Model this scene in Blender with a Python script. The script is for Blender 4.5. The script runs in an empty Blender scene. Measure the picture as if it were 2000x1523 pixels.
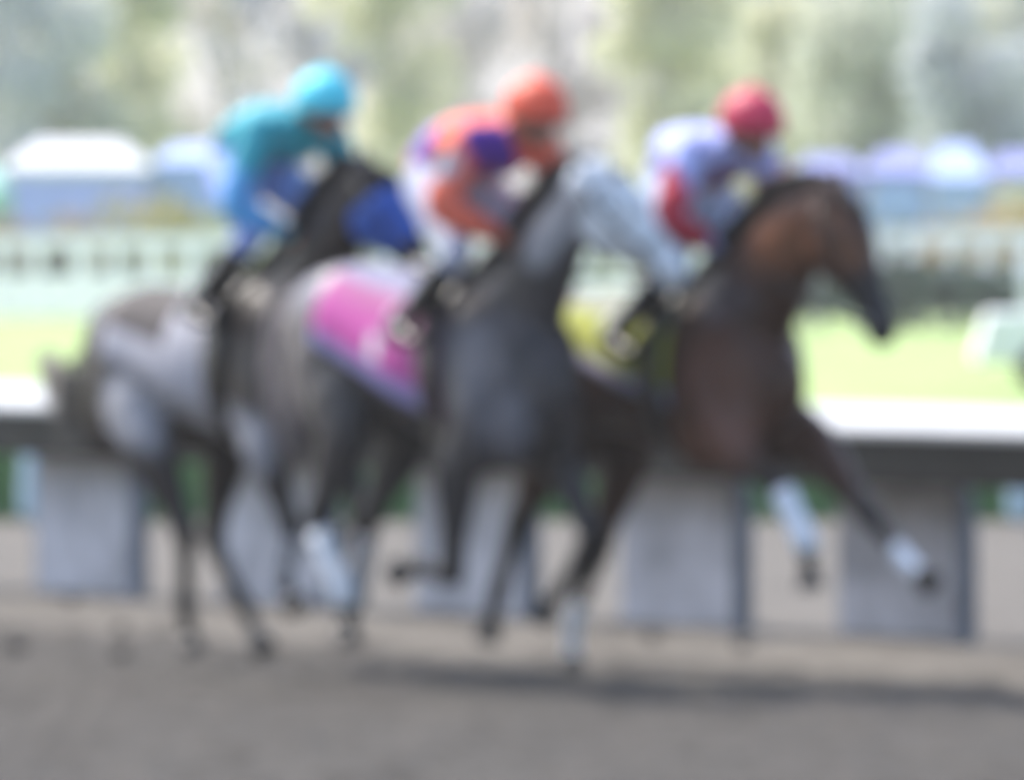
import bpy, math, random
import numpy as np
from mathutils import Vector, Matrix
from mathutils.bvhtree import BVHTree
random.seed(7); rng = np.random.default_rng(7)
R = math.radians
sc = bpy.context.scene
COL = sc.collection

# ------------------------------------------------------------------ camera, sky, sun, exposure
cd = bpy.data.cameras.new('camera'); cam = bpy.data.objects.new('camera', cd); COL.objects.link(cam)
cam.location = (0, 0, 2.0); cam.rotation_euler = (R(90 - 0.898), 0, 0)
cd.sensor_width = 36; cd.lens = 415; cd.clip_start = 0.5; cd.clip_end = 3000
cd.dof.use_dof = True
cd.dof.focus_distance = 8; cd.dof.aperture_fstop = 18   # the whole photograph is out of focus
sc.camera = cam
SUN_AZ, SUN_EL = R(-42), R(50)            # azimuth from +Y, negative = to the left
w = bpy.data.worlds.new('World'); sc.world = w; w.use_nodes = True
nt = w.node_tree; nt.nodes.clear()
sky = nt.nodes.new('ShaderNodeTexSky'); sky.sky_type = 'NISHITA'; sky.sun_disc = False
sky.sun_elevation = SUN_EL; sky.sun_rotation = SUN_AZ; sky.air_density = 1.0; sky.dust_density = 2.5
bg = nt.nodes.new('ShaderNodeBackground'); bg.inputs['Strength'].default_value = 0.15
wo = nt.nodes.new('ShaderNodeOutputWorld')
nt.links.new(sky.outputs[0], bg.inputs['Color']); nt.links.new(bg.outputs[0], wo.inputs['Surface'])
sl = bpy.data.lights.new('sun', 'SUN'); sl.energy = 2.3; sl.angle = R(0.5); sl.color = (1, .95, .87)
so = bpy.data.objects.new('sun', sl); COL.objects.link(so)
sdir = Vector((math.sin(SUN_AZ) * math.cos(SUN_EL), math.cos(SUN_AZ) * math.cos(SUN_EL), math.sin(SUN_EL)))
so.rotation_euler = sdir.to_track_quat('Z', 'Y').to_euler(); so.location = (-20, 40, 30)
sc.view_settings.view_transform = 'Standard'; sc.view_settings.look = 'None'
sc.view_settings.exposure = 1.3; sc.view_settings.gamma = 1

# ------------------------------------------------------------------ materials
def nodes(name):
    m = bpy.data.materials.new(name); m.use_nodes = True
    return m, m.node_tree.nodes, m.node_tree.links, m.node_tree.nodes['Principled BSDF']
def mat(name, col, rough=.6, noise=.25, scale=8, bump=.0, bscale=60, sheen=0, metal=0, attr=False, trans=0, alpha=None, coat=0):
    """procedural material: base colour (or the mesh's colour attribute) broken up by noise, with bump"""
    m, N, L, b = nodes(name)
    tc = N.new('ShaderNodeTexCoord')
    nz = N.new('ShaderNodeTexNoise'); nz.inputs['Scale'].default_value = scale; nz.inputs['Detail'].default_value = 6
    L.new(tc.outputs['Object'], nz.inputs['Vector'])
    mr = N.new('ShaderNodeMapRange'); mr.inputs[1].default_value = .3; mr.inputs[2].default_value = .7
    mr.inputs[3].default_value = 1 - noise; mr.inputs[4].default_value = 1 + noise
    L.new(nz.outputs['Fac'], mr.inputs[0])
    mx = N.new('ShaderNodeVectorMath'); mx.operation = 'SCALE'
    if attr:
        a = N.new('ShaderNodeAttribute'); a.attribute_name = 'Col'; L.new(a.outputs['Color'], mx.inputs[0])
    else:
        mx.inputs[0].default_value = col[:3]
    L.new(mr.outputs[0], mx.inputs['Scale']); L.new(mx.outputs[0], b.inputs['Base Color'])
    b.inputs['Roughness'].default_value = rough; b.inputs['Metallic'].default_value = metal
    if sheen:
        b.inputs['Sheen Weight'].default_value = sheen; b.inputs['Sheen Roughness'].default_value = .4
    if coat: b.inputs['Coat Weight'].default_value = coat; b.inputs['Coat Roughness'].default_value = .12
    if bump:
        n2 = N.new('ShaderNodeTexNoise'); n2.inputs['Scale'].default_value = bscale; n2.inputs['Detail'].default_value = 5
        L.new(tc.outputs['Object'], n2.inputs['Vector'])
        bp = N.new('ShaderNodeBump'); bp.inputs['Strength'].default_value = bump; bp.inputs['Distance'].default_value = .01
        L.new(n2.outputs['Fac'], bp.inputs['Height']); L.new(bp.outputs[0], b.inputs['Normal'])
    return m
M = {}
M['coat'] = mat('horse_coat', (0,0,0), .38, .22, 7, .25, 90, attr=True)
M['dapple'] = mat('dappled_coat', (0,0,0), .4, .30, 11, .25, 90, attr=True)
M['hair_black'] = mat('black_hair', (.012,.011,.012), .45, .4, 30)
M['hoof'] = mat('hoof_horn', (.035,.03,.028), .5, .3, 30)
M['eye'] = mat('dark_eye', (.006,.005,.005), .08, 0)
M['cloth'] = mat('painted_cloth', (0,0,0), .75, .10, 9, .35, 25, attr=True)
M['leather'] = mat('black_leather', (.014,.013,.013), .35, .3, 25, .2, 120)
M['boot'] = mat('polished_boot', (.012,.012,.014), .25, .3, 18)
M['steel'] = mat('steel', (.5,.5,.52), .3, .1, 20, metal=1)
M['white_wrap'] = mat('white_leg_wrap', (.72,.75,.80), .8, .08, 20, .5, 80)
M['grey_wrap'] = mat('grey_leg_wrap', (.35,.35,.38), .8, .1, 20, .5, 80)
M['skin'] = mat('skin', (.30,.15,.10), .5, .1, 12)
M['gel'] = mat('goggle_lens', (.02,.02,.025), .1, 0)
M['white_paint'] = mat('white_paint', (.42,.435,.44), .45, .06, 3, .1, 20)
M['painted_shade'] = mat('shade_dark_underside', (.045,.045,.04), .7, .2, 4)  # shade under the white rail, put into the colour
M['post_grey'] = mat('blue_grey_post', (.14,.16,.20), .6, .2, 6)
M['panel'] = mat('lavender_panel', (.43,.43,.465), .8, .32, 4, .2, 30)
M['clod'] = mat('dirt_clod', (.06,.052,.045), .95, .4, 20, .8, 60)
M['bark'] = mat('bark', (.50,.47,.43), .9, .3, 6, .6, 12)
M['rubber'] = mat('tyre_rubber', (.02,.02,.02), .8, .2, 20)
M['asphalt_seat'] = mat('seat_vinyl', (.10,.11,.12), .6, .2, 6)
def paint(name, col, rough=.5, noise=.12, scale=4, coat=0): return mat(name, col, rough, noise, scale, .1, 20, coat=coat)

for k_ in ('coat', 'dapple'):
    b_ = M[k_].node_tree.nodes['Principled BSDF']; b_.inputs['Specular IOR Level'].default_value = .28; b_.inputs['Roughness'].default_value = .42
M['painted_shade'].node_tree.nodes['Principled BSDF'].inputs['Specular IOR Level'].default_value = .2
def ground_mat(name, c1, c2, scale, bump, dist, fine=18, stretch=None):
    m, N, L, b = nodes(name)
    tc = N.new('ShaderNodeTexCoord'); v = tc.outputs['Object']
    if stretch:
        mp = N.new('ShaderNodeMapping'); mp.inputs['Scale'].default_value = stretch; mp.inputs['Rotation'].default_value = (0, 0, R(56.8))
        L.new(v, mp.inputs[0]); v = mp.outputs[0]
    n1 = N.new('ShaderNodeTexNoise'); n1.inputs['Scale'].default_value = scale; n1.inputs['Detail'].default_value = 8
    n1.inputs['Roughness'].default_value = .65; L.new(v, n1.inputs['Vector'])
    n2 = N.new('ShaderNodeTexNoise'); n2.inputs['Scale'].default_value = fine; n2.inputs['Detail'].default_value = 6
    L.new(tc.outputs['Object'], n2.inputs['Vector'])
    ad = N.new('ShaderNodeMath'); ad.operation = 'ADD'; L.new(n1.outputs['Fac'], ad.inputs[0]); L.new(n2.outputs['Fac'], ad.inputs[1])
    cr = N.new('ShaderNodeValToRGB'); cr.color_ramp.elements[0].position = .40; cr.color_ramp.elements[1].position = .62
    cr.color_ramp.elements[0].color = (*c1, 1); cr.color_ramp.elements[1].color = (*c2, 1)
    hf = N.new('ShaderNodeMath'); hf.operation = 'MULTIPLY'; hf.inputs[1].default_value = .5
    L.new(ad.outputs[0], hf.inputs[0]); L.new(hf.outputs[0], cr.inputs[0]); L.new(cr.outputs[0], b.inputs['Base Color'])
    b.inputs['Roughness'].default_value = .95
    bp = N.new('ShaderNodeBump'); bp.inputs['Strength'].default_value = bump; bp.inputs['Distance'].default_value = dist
    L.new(ad.outputs[0], bp.inputs['Height']); L.new(bp.outputs[0], b.inputs['Normal'])
    return m

def leaf_mat(name, c1, c2, transl=.45):
    m, N, L, b = nodes(name)
    g = N.new('ShaderNodeNewGeometry'); cr = N.new('ShaderNodeValToRGB')
    cr.color_ramp.elements[0].color = (*c1, 1); cr.color_ramp.elements[1].color = (*c2, 1)
    L.new(g.outputs['Random Per Island'], cr.inputs[0]); L.new(cr.outputs[0], b.inputs['Base Color'])
    b.inputs['Roughness'].default_value = .6
    tr = N.new('ShaderNodeBsdfTranslucent'); L.new(cr.outputs[0], tr.inputs[0])
    mx = N.new('ShaderNodeMixShader'); mx.inputs[0].default_value = transl
    L.new(b.outputs[0], mx.inputs[1]); L.new(tr.outputs[0], mx.inputs[2])
    L.new(mx.outputs[0], N['Material Output'].inputs['Surface'])
    return m

# ------------------------------------------------------------------ mesh helpers
class MB:
    def __init__(s): s.v = []; s.f = []
    def add(s, vs, fs):
        n = len(s.v); s.v += [tuple(map(float, p)) for p in vs]; s.f += [tuple(i + n for i in f) for f in fs]; return s
    def tube(s, pts, rad, n=16, lat=(0, 1, 0), cap=True):
        """sweep of ellipses; rad = r or (lateral, in-plane) per point"""
        P = [Vector(p) for p in pts]; rr = [(r, r) if not hasattr(r, '__len__') else tuple(r) for r in rad]
        if cap:
            d0 = (P[0] - P[1]).normalized(); d1 = (P[-1] - P[-2]).normalized(); a, b_ = rr[0], rr[-1]
            e0, e1 = min(a), min(b_); pre, post = [], []
            for k in (.15, .45, .8):
                c, q = math.cos(k * math.pi / 2), math.sin(k * math.pi / 2)
                post.append((P[-1] + d1 * e1 * q, (b_[0] * c, b_[1] * c))); pre.insert(0, (P[0] + d0 * e0 * q, (a[0] * c, a[1] * c)))
            P = [x[0] for x in pre] + P + [x[0] for x in post]; rr = [x[1] for x in pre] + rr + [x[1] for x in post]
        L0 = Vector(lat); vs, fs = [], []
        for i, p in enumerate(P):
            t = (P[min(i + 1, len(P) - 1)] - P[max(i - 1, 0)]).normalized()
            u = L0 - t * L0.dot(t)
            if u.length < .05: u = Vector((1, 0, 0)) - t * t.x
            u.normalize(); v = t.cross(u)
            for k in range(n):
                a = 2 * math.pi * k / n
                vs.append(p + u * math.cos(a) * rr[i][0] + v * math.sin(a) * rr[i][1])
        for i in range(len(P) - 1):
            for k in range(n):
                fs.append((i * n + k, i * n + (k + 1) % n, (i + 1) * n + (k + 1) % n, (i + 1) * n + k))
        fs.append(tuple(range(n))[::-1]); fs.append(tuple((len(P) - 1) * n + k for k in range(n)))
        return s.add(vs, fs)
    def ell(s, c, r, n=16, rot=None):
        vs, fs = [], []; h = n // 2
        for i in range(1, h):
            a = math.pi * i / h
            for k in range(n):
                b_ = 2 * math.pi * k / n
                vs.append(Vector((r[0] * math.sin(a) * math.cos(b_), r[1] * math.sin(a) * math.sin(b_), r[2] * math.cos(a))))
        vs += [Vector((0, 0, r[2])), Vector((0, 0, -r[2]))]; T, B = len(vs) - 2, len(vs) - 1
        for i in range(h - 2):
            for k in range(n): fs.append((i * n + k, (i + 1) * n + k, (i + 1) * n + (k + 1) % n, i * n + (k + 1) % n))
        for k in range(n):
            fs.append((T, k, (k + 1) % n)); fs.append((B, (h - 2) * n + (k + 1) % n, (h - 2) * n + k))
        if rot is not None: vs = [rot @ v for v in vs]
        return s.add([v + Vector(c) for v in vs], fs)
    def box(s, lo, hi, mtx=None):
        x0, y0, z0 = lo; x1, y1, z1 = hi
        vs = [Vector(p) for p in ((x0,y0,z0),(x1,y0,z0),(x1,y1,z0),(x0,y1,z0),(x0,y0,z1),(x1,y0,z1),(x1,y1,z1),(x0,y1,z1))]
        if mtx is not None: vs = [mtx @ v for v in vs]
        return s.add(vs, [(0,3,2,1),(4,5,6,7),(0,1,5,4),(1,2,6,5),(2,3,7,6),(3,0,4,7)])
    def prism(s, prof, a, b):
        """profile [(u, z)] swept between two frames a, b = (origin, udir)"""
        n = len(prof); vs = []
        for o, u in (a, b): vs += [Vector(o) + Vector(u) * p[0] + Vector((0, 0, p[1])) for p in prof]
        fs = [(k, (k + 1) % n, n + (k + 1) % n, n + k) for k in range(n)] + [tuple(range(n))[::-1], tuple(range(n, 2 * n))]
        return s.add(vs, fs)
    def build(s, name, m, parent=None, smooth=True, bevel=0):
        me = bpy.data.meshes.new(name); me.from_pydata(s.v, [], s.f); me.materials.append(m)
        me.validate()
        if smooth: me.shade_smooth()
        o = bpy.data.objects.new(name, me); COL.objects.link(o)
        if parent is not None: o.parent = parent
        if bevel:
            b = o.modifiers.new('bevel', 'BEVEL'); b.width = bevel; b.segments = 2; b.limit_method = 'ANGLE'
        return o
def link(name, me, parent=None):
    o = bpy.data.objects.new(name, me); COL.objects.link(o)
    if parent is not None: o.parent = parent
    return o
def fuse(mb, name, m, parent, voxel=.014, smooth=6, colour=None, subdiv=False):
    """union of overlapping closed shapes as one continuous skin, optionally coloured per vertex"""
    o = mb.build(name, m, None)
    r = o.modifiers.new('r', 'REMESH'); r.mode = 'VOXEL'; r.voxel_size = voxel; r.use_smooth_shade = True
    if smooth:
        q = o.modifiers.new('s', 'SMOOTH'); q.factor = .5; q.iterations = smooth
    dg = bpy.context.evaluated_depsgraph_get(); dg.update()
    me = bpy.data.meshes.new_from_object(o.evaluated_get(dg)); old = o.data
    o.modifiers.clear(); o.data = me; bpy.data.meshes.remove(old); me.name = name
    me.shade_smooth()
    if not me.materials: me.materials.append(m)
    if parent is not None: o.parent = parent
    if colour is not None: vcol(me, colour)
    return o
def vcol(me, fn):
    n = len(me.vertices); co = np.empty(n * 3); me.vertices.foreach_get('co', co); co = co.reshape(-1, 3)
    c = np.ones((n, 4)); c[:, :3] = fn(co)
    a = me.color_attributes.new('Col', 'FLOAT_COLOR', 'POINT'); a.data.foreach_set('color', c.ravel())
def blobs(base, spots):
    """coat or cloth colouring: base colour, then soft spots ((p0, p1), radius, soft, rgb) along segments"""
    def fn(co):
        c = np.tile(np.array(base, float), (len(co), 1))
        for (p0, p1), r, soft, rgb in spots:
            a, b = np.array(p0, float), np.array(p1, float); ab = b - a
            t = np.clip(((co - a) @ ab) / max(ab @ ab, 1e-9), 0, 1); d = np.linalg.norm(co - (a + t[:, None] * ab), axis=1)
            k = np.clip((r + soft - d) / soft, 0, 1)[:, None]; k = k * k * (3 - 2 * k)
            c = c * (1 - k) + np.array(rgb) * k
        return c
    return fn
def tag(o, label=None, cat=None, group=None, kind=None):
    if label: o['label'] = label
    if cat: o['category'] = cat
    if group: o['group'] = group
    if kind: o['kind'] = kind
    return o
def empty(name, loc, rz=0):
    o = bpy.data.objects.new(name, None); COL.objects.link(o); o.location = loc; o.rotation_euler = (0, 0, rz); o.empty_display_size = .3
    return o
def bez(pts, n=10):
    """smooth curve through points (Catmull-Rom)"""
    P = [Vector(p) for p in pts]; P = [P[0] * 2 - P[1]] + P + [P[-1] * 2 - P[-2]]; out = []
    for i in range(1, len(P) - 2):
        for k in range(n):
            t = k / n; a, b, c, d = P[i - 1:i + 3]
            out.append(.5 * ((2 * b) + (c - a) * t + (2 * a - 5 * b + 4 * c - d) * t * t + (3 * b - a - 3 * c + d) * t ** 3))
    return out + [P[-2]]

# ------------------------------------------------------------------ the ground, track, turf, hill
H = Vector((.547, -.837, 0)); LF = Vector((.837, .547, 0)); YAW = math.atan2(-.837, .547)   # racing direction and its left
def sheet(name, x0, x1, y0, y1, z, m, nx=2, ny=2, fn=None):
    xs = np.linspace(x0, x1, nx); ys = np.linspace(y0, y1, ny); X, Y = np.meshgrid(xs, ys)
    Z = np.full_like(X, z) if fn is None else fn(X, Y)
    vs = np.stack([X, Y, Z], -1).reshape(-1, 3); i = np.arange((nx - 1) * (ny - 1)); r = i // (nx - 1) * nx + i % (nx - 1)
    fs = np.stack([r, r + 1, r + nx + 1, r + nx], -1)
    me = bpy.data.meshes.new(name); me.from_pydata(vs.tolist(), [], fs.tolist()); me.materials.append(m); me.shade_smooth()
    o = link(name, me); o['kind'] = 'structure'; return o
DIRT = ground_mat('harrowed_dirt', (.031,.027,.022), (.057,.049,.041), 1.6, .9, .05, 14)
DIRT2 = ground_mat('pale_dirt', (.078,.069,.058), (.135,.121,.103), 1.2, .6, .03, 10)
TURF = ground_mat('bright_turf', (.22,.32,.095), (.39,.52,.18), .5, .6, .05, 8)
sheet('ground', -1500, 1500, -200, 2600, -.05, ground_mat('dry_ground', (.20,.19,.15), (.30,.28,.22), .05, .5, .1, 2))
def vnoise(X, Y, s, seed):
    r = np.random.default_rng(seed); g = r.random((256, 256)); x, y = X / s + 1000, Y / s + 1000
    xi, yi = np.floor(x).astype(int), np.floor(y).astype(int); fx, fy = x - xi, y - yi; fx = fx * fx * (3 - 2 * fx); fy = fy * fy * (3 - 2 * fy)
    G = lambda a, b: g[a % 256, b % 256]
    return (G(xi, yi) * (1 - fx) * (1 - fy) + G(xi + 1, yi) * fx * (1 - fy) + G(xi, yi + 1) * (1 - fx) * fy + G(xi + 1, yi + 1) * fx * fy)
def trackz(X, Y):
    # churned cushion: lumps, harrow ridges along the running direction
    v = X * .837 + Y * .547
    return .0 + .05 * (vnoise(X, Y, .45, 1) - .5) + .035 * (vnoise(X, Y, .16, 2) - .5) + .02 * (vnoise(X, Y, .07, 3) - .5) + .008 * np.sin(v * 2 * math.pi / .22)
sheet('dirt_track', -9, 9, 36, 62, 0, DIRT, 360, 520, trackz)
RAIL0 = Vector((1.987, 50.9, 0))                     # a post foot at the right
# low pale bank along the rail foot
mb = MB()
prof = [(-1.05, -.03), (-.55, .05), (-.25, .10), (.5, .12), (.9, .08), (2.2, .075), (5, .075), (9, .075), (16, .075)]
n = 230; vs = []; fs = []
for i in range(n + 1):
    p = RAIL0 + H * (14 - i * .16)
    for j, (u, z) in enumerate(prof):
        q = p + LF * (u + .12 * (random.random() - .5)); vs.append((q.x, q.y, z + .02 * (random.random() - .5)))
for i in range(n):
    for j in range(len(prof) - 1): a = i * len(prof) + j; fs.append((a, a + 1, a + len(prof) + 1, a + len(prof)))
mb.add(vs, fs); o = mb.build('dirt_bank', DIRT2); o['kind'] = 'structure'
sheet('service_path', -14, 24, 61.9, 71.5, .004, DIRT2)
sheet('turf_course', -60, 80, 73.5, 330, .01, TURF, 60, 60, lambda X, Y: .01 + .05 * (vnoise(X, Y, 3, 9) - .5))
# dry hill behind the trees
HILL = ground_mat('dry_hill', (.29,.275,.25), (.36,.345,.31), .06, .5, .3, .6)
sheet('hill', -260, 300, 360, 900, 0, HILL, 90, 70, lambda X, Y: -.5 + (Y - 360) * .16 + 6 * (vnoise(X, Y, 40, 5) - .5) * np.clip((Y - 360) / 80, 0, 1) + 2 * (vnoise(X, Y, 9, 6) - .5) * np.clip((Y - 360) / 50, 0, 1))

# ------------------------------------------------------------------ running rail
def at(px, py, Y):
    return Vector(((px - 1000) / 23055 * Y, Y, 2.0 - (py - 400) / 23055 * Y))
rail = empty('running_rail', RAIL0 - H * .13, YAW)
tag(rail, 'long white running rail with sloping cover and underside coloured dark as shade behind the horses', 'rail')
# rail local: x = running direction, y = away from the track
def rb(name, m, boxes=None, prof=None, x0=0, x1=0, bevel=0):
    b = MB()
    if prof: b.prism(prof, ((x0, 0, 0), (0, 1, 0)), ((x1, 0, 0), (0, 1, 0)))
    return b.build(name, m, rail, smooth=False, bevel=bevel)
for k in range(-3, 7):                                # cover in joined lengths
    rb('rail_cover', M['white_paint'], prof=[(-.22, 1.03), (.06, 1.125), (.10, 1.12), (.10, 1.10), (-.20, 1.0), (-.22, 1.0)], x0=-1.72 * k * 1 - 1.716, x1=-1.72 * k)
rb('underside_beam', M['painted_shade'], prof=[(-.19, .997), (.08, 1.09), (.08, .84), (-.06, .78), (-.17, .79)], x0=-14, x1=5)
for k in range(-2, 8):
    x = -1.72 * k; b = MB()
    b.tube([(x, .06, -.05), (x, .06, .55), (x, .05, .72), (x, 0, .84)], [.048, .048, .045, .04], 12, lat=(1, 0, 0))
    b.box((x - .08, -.02, .06), (x + .08, .14, .09)); b.build('post', M['post_grey'], rail)
    b = MB(); b.box((x - 1.04, .10, .12), (x - .10, .125, .80)); b.box((x - 1.04, .128, .12), (x - .99, .16, .80)); b.box((x - .15, .128, .12), (x - .10, .16, .80))
    b.build('panel', M['panel'], rail, smooth=False, bevel=.006)

# ------------------------------------------------------------------ horses
def conform_tree(o):
    me = o.data; return BVHTree.FromPolygons([v.co[:] for v in me.vertices], [p.vertices[:] for p in me.polygons])
def hit(tree, x, th, zc=1.33, off=.012, hub=None):
    """point on the barrel at station x, angle th from straight up towards -y (right side)"""
    c = Vector((x, 0, zc)) if hub is None else Vector(hub); d = Vector((0, -math.sin(th), math.cos(th)))
    loc, nor, i, dist = tree.ray_cast(c + d * 1.2, -d)
    if loc is None: loc = c + d * .3
    return loc + d * off
def girdle(name, m, root, tree, path, width, off=.012, thick=.006):
    """strap laid on the barrel: path = [(x, theta)]"""
    rows = []
    for i, (x, th) in enumerate(path):
        a = hit(tree, x - width / 2, th, off=off); b = hit(tree, x + width / 2, th, off=off); rows.append((a, b))
    vs = []; fs = []
    for a, b in rows:
        vs += [a, b]
    n = len(rows)
    for i in range(n - 1): fs.append((2 * i, 2 * i + 1, 2 * i + 3, 2 * i + 2))
    o = MB().add(vs, fs).build(name, m, root); s = o.modifiers.new('s', 'SOLIDIFY'); s.thickness = thick; s.offset = 1
    return o

def make_horse(spec):
    root = empty('racehorse', spec['loc'], YAW)
    tag(root, spec['label'], 'horse', 'racehorses galloping along the rail')
    neck, head = spec['neck'], spec['head']
    b = MB()
    # trunk: croup, loin, barrel, girth, chest
    rise = spec.get('rise', 0); rz = lambda x, z: z + rise * max(0, min(1, (.4 - x) / 1.1))     # croup carried higher in this stride
    b.tube([(x_, 0, rz(x_, z_)) for x_, z_ in ((-1.02,1.34), (-.93,1.36), (-.76,1.35), (-.50,1.34), (-.2,1.33), (.08,1.30), (.34,1.31), (.52,1.30), (.68,1.26), (.76,1.24))],
           [(.13,.15), (.22,.24), (.275,.29), (.27,.29), (.275,.30), (.285,.335), (.26,.385), (.24,.37), (.20,.29), (.13,.19)], 28)
    for s in (-1, 1):
        b.ell((-.68, s * .15, rz(-.68, 1.22)), (.27, .14, .30)); b.ell((-.86, s * .12, rz(-.86, 1.12)), (.16, .11, .24))       # haunch, buttock
        b.ell((.46, s * .15, 1.18), (.20, .12, .30)); b.ell((.66, s * .10, 1.12), (.12, .09, .20))          # shoulder, breast
    # neck
    b.tube(neck, spec['neck_r'], 24)
    # head, in its own frame
    P, Q = Vector(head[0]), Vector(head[1]); u = (Q - P).normalized(); ln = (Q - P).length
    lat = Vector(head[2]); lat = (lat - u * lat.dot(u)).normalized(); fr = u.cross(lat)
    if fr.x < 0 and abs(fr.x) > abs(fr.z) or (abs(fr.x) <= abs(fr.z) and fr.z < 0): fr = -fr    # towards the forehead
    def hp(t, a=0, f=0): return P + u * (t * ln) + lat * a + fr * f
    secs = [(.0, 0, -.01, .080, .092), (.12, 0, -.02, .094, .125), (.28, 0, -.035, .104, .145), (.42, 0, -.03, .090, .132), (.58, 0, -.012, .066, .092), (.74, 0, 0, .056, .072), (.88, 0, .0, .058, .066), (.97, 0, -.006, .052, .056)]
    hk = spec.get('hk', 1); secs = [(t, a, f * hk, x * hk, y * hk) for t, a, f, x, y in secs]
    b.tube([hp(t, a, f) for t, a, f, _, _ in secs], [(x, y) for _, _, _, x, y in secs], 20, lat=lat)
    for s in (-1, 1):
        b.ell(hp(.30, s * .055, -.07), (.07, .05, .07)); b.ell(hp(.26, s * .078, .035), (.035, .028, .03))   # cheek, brow
        b.ell(hp(.95, s * .032, .022), (.03, .03, .03))                                                     # nostril wing
    b.ell(hp(.97, 0, -.05), (.035, .035, .03))                                                             # lower lip
    # legs
    dark = spec['leg_col']; spots = list(spec['spots'])
    for key, hind in (('RF', 0), ('LF', 0), ('RH', 1), ('LH', 1)):
        J = [Vector(p) for p in spec[key]]; s = -1 if key[0] == 'R' else 1
        a, k, f, h = J
        if hind:
            hip = Vector((-.66, s * .14, 1.24 + rise * .9)); b.tube([hip, a.lerp(hip, .4), a], [(.13,.22), (.13,.21), (.105,.15)], 18)
            b.tube([a, a.lerp(k, .35), a.lerp(k, .72), k, k.lerp(f, .12), k.lerp(f, .5), f], [(.105,.15), (.082,.115), (.054,.070), (.052,.070), (.042,.052), (.033,.040), (.041,.048)], 16)
            hd = (k - a).normalized(); b.ell(k + Vector((-.02, 0, .035)), (.035, .03, .045))             # point of hock
        else:
            sh = Vector((.48, s * .15, 1.14)); b.tube([sh, a], [(.10,.16), (.085,.12)], 18)
            b.tube([a, a.lerp(k, .3), a.lerp(k, .7), k, k.lerp(f, .2), k.lerp(f, .6), f], [(.09,.115), (.074,.096), (.050,.060), (.053,.060), (.037,.044), (.031,.038), (.040,.046)], 16)
        e = f.lerp(h, .72); b.tube([f, f.lerp(h, .4), e], [(.038,.044), (.032,.037), (.038,.042)], 14)
        spots.append(((k, h), .07, .16, dark))
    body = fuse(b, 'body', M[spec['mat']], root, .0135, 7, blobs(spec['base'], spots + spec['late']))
    if spec.get('tex'): pass
    tree = conform_tree(body)
    # hooves and wraps
    for key in ('RF', 'LF', 'RH', 'LH'):
        a, k, f, h = [Vector(p) for p in spec[key]]; d = (h - f).normalized(); e = f.lerp(h, .66)
        MB().tube([e, h - d * .008, h], [(.041,.046), (.056,.064), (.057,.065)], 16, cap=False).build('hoof', M['hoof'], root)
        wr = spec['wraps'].get(key)
        if wr: MB().tube([k.lerp(f, .16), k.lerp(f, .3), k.lerp(f, .8), f.lerp(k, .02), f.lerp(h, .22)], [.054, .052, .050, .056, .050], 18, cap=False).build('leg_wrap', M[wr], root)
    # eyes, nostrils, ears
    for s in (-1, 1):
        MB().ell(hp(.27, s * .098 * hk, .022), (.019, .017, .019), 12).build('eye', M['eye'], root)
        MB().ell(hp(.955, s * .054 * hk, .03), (.017, .012, .017), 10).build('nostril', M['eye'], root)
        e0 = hp(-.02, s * .045, .02); tip = e0 + lat * s * .035 - u * .13 + fr * .0
        MB().tube([e0, e0.lerp(tip, .35), e0.lerp(tip, .7), tip], [(.026,.016), (.034,.02), (.022,.013), (.004,.004)], 12, lat=lat).build('ear', body.data.materials[0] if False else spec['ear'], root)
    # mane: overlapping strands from the crest, falling to the right and streaming back
    m_ = MB(); C = spec['crest']; cp = bez(C, 14)
    for i, p in enumerate(cp):
        for q in range(26):
            o_ = p + Vector((random.uniform(-.02, .02), random.uniform(-.02, .02), 0)); ln_ = random.uniform(.10, .19)
            side = -1 if random.random() < .75 else 1
            e = o_ + Vector((-ln_ * .75, side * ln_ * random.uniform(.25, .6), -ln_ * random.uniform(.1, .5))); mid = o_.lerp(e, .5) + Vector((-.02, side * .02, .025))
            m_.tube([o_, mid, e], [.0045, .004, .001], 3, cap=False)
    m_.build('mane', spec.get('mane', M['hair_black']), root)
    f_ = MB()
    for q in range(26):
        p = hp(.0, random.uniform(-.03, .03), .07); e = hp(random.uniform(.15, .25), random.uniform(-.05, .05), .115)
        f_.tube([p, p.lerp(e, .5) + fr * .015, e], [.008, .008, .002], 4, cap=False)
    f_.build('forelock', spec.get('mane', M['hair_black']), root)
    # tail
    t_ = MB(); T = bez(spec['tail'], 6)
    t_.tube(T[:6], [.045, .04, .038, .035, .03, .02], 10)
    nT = len(T)
    for q in range(620):
        ox, oy, oz = random.gauss(0, 1), random.gauss(0, 1), random.gauss(0, 1); pts = []; L_ = random.uniform(.72, 1)
        for i in range(0, nT, 2):
            k = i / (nT - 1)
            if k > L_: break
            sp = .012 + spec.get('tsp', .05) * math.sin(min(1, k * 1.15) * math.pi * .9) ** 1
            pts.append(T[i] + Vector((ox * sp, oy * sp, oz * sp)) + Vector((random.gauss(0, 1), random.gauss(0, 1), random.gauss(0, 1))) * .006 * k)
        if len(pts) > 2: t_.tube(pts, [.0038] * (len(pts) - 1) + [.001], 3, cap=False)
    t_.build('tail', spec.get('tailmat', M['hair_black']), root)
    # bridle
    br = MB()
    def ring(t, k=1.07, w_=.010, half=False):
        # interpolated section
        for i in range(len(secs) - 1):
            if secs[i][0] <= t <= secs[i + 1][0]:
                s0, s1 = secs[i], secs[i + 1]; z = (t - s0[0]) / (s1[0] - s0[0]); f0 = s0[2] + (s1[2] - s0[2]) * z; a0 = s0[3] + (s1[3] - s0[3]) * z; b0 = s0[4] + (s1[4] - s0[4]) * z
        pts = []
        for j in range(25):
            a = 2 * math.pi * j / 24; pts.append(hp(t, math.cos(a) * a0 * k, f0 + math.sin(a) * b0 * k))
        br.tube(pts, [(.004, w_)] * 25, 6, lat=u, cap=False)
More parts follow.
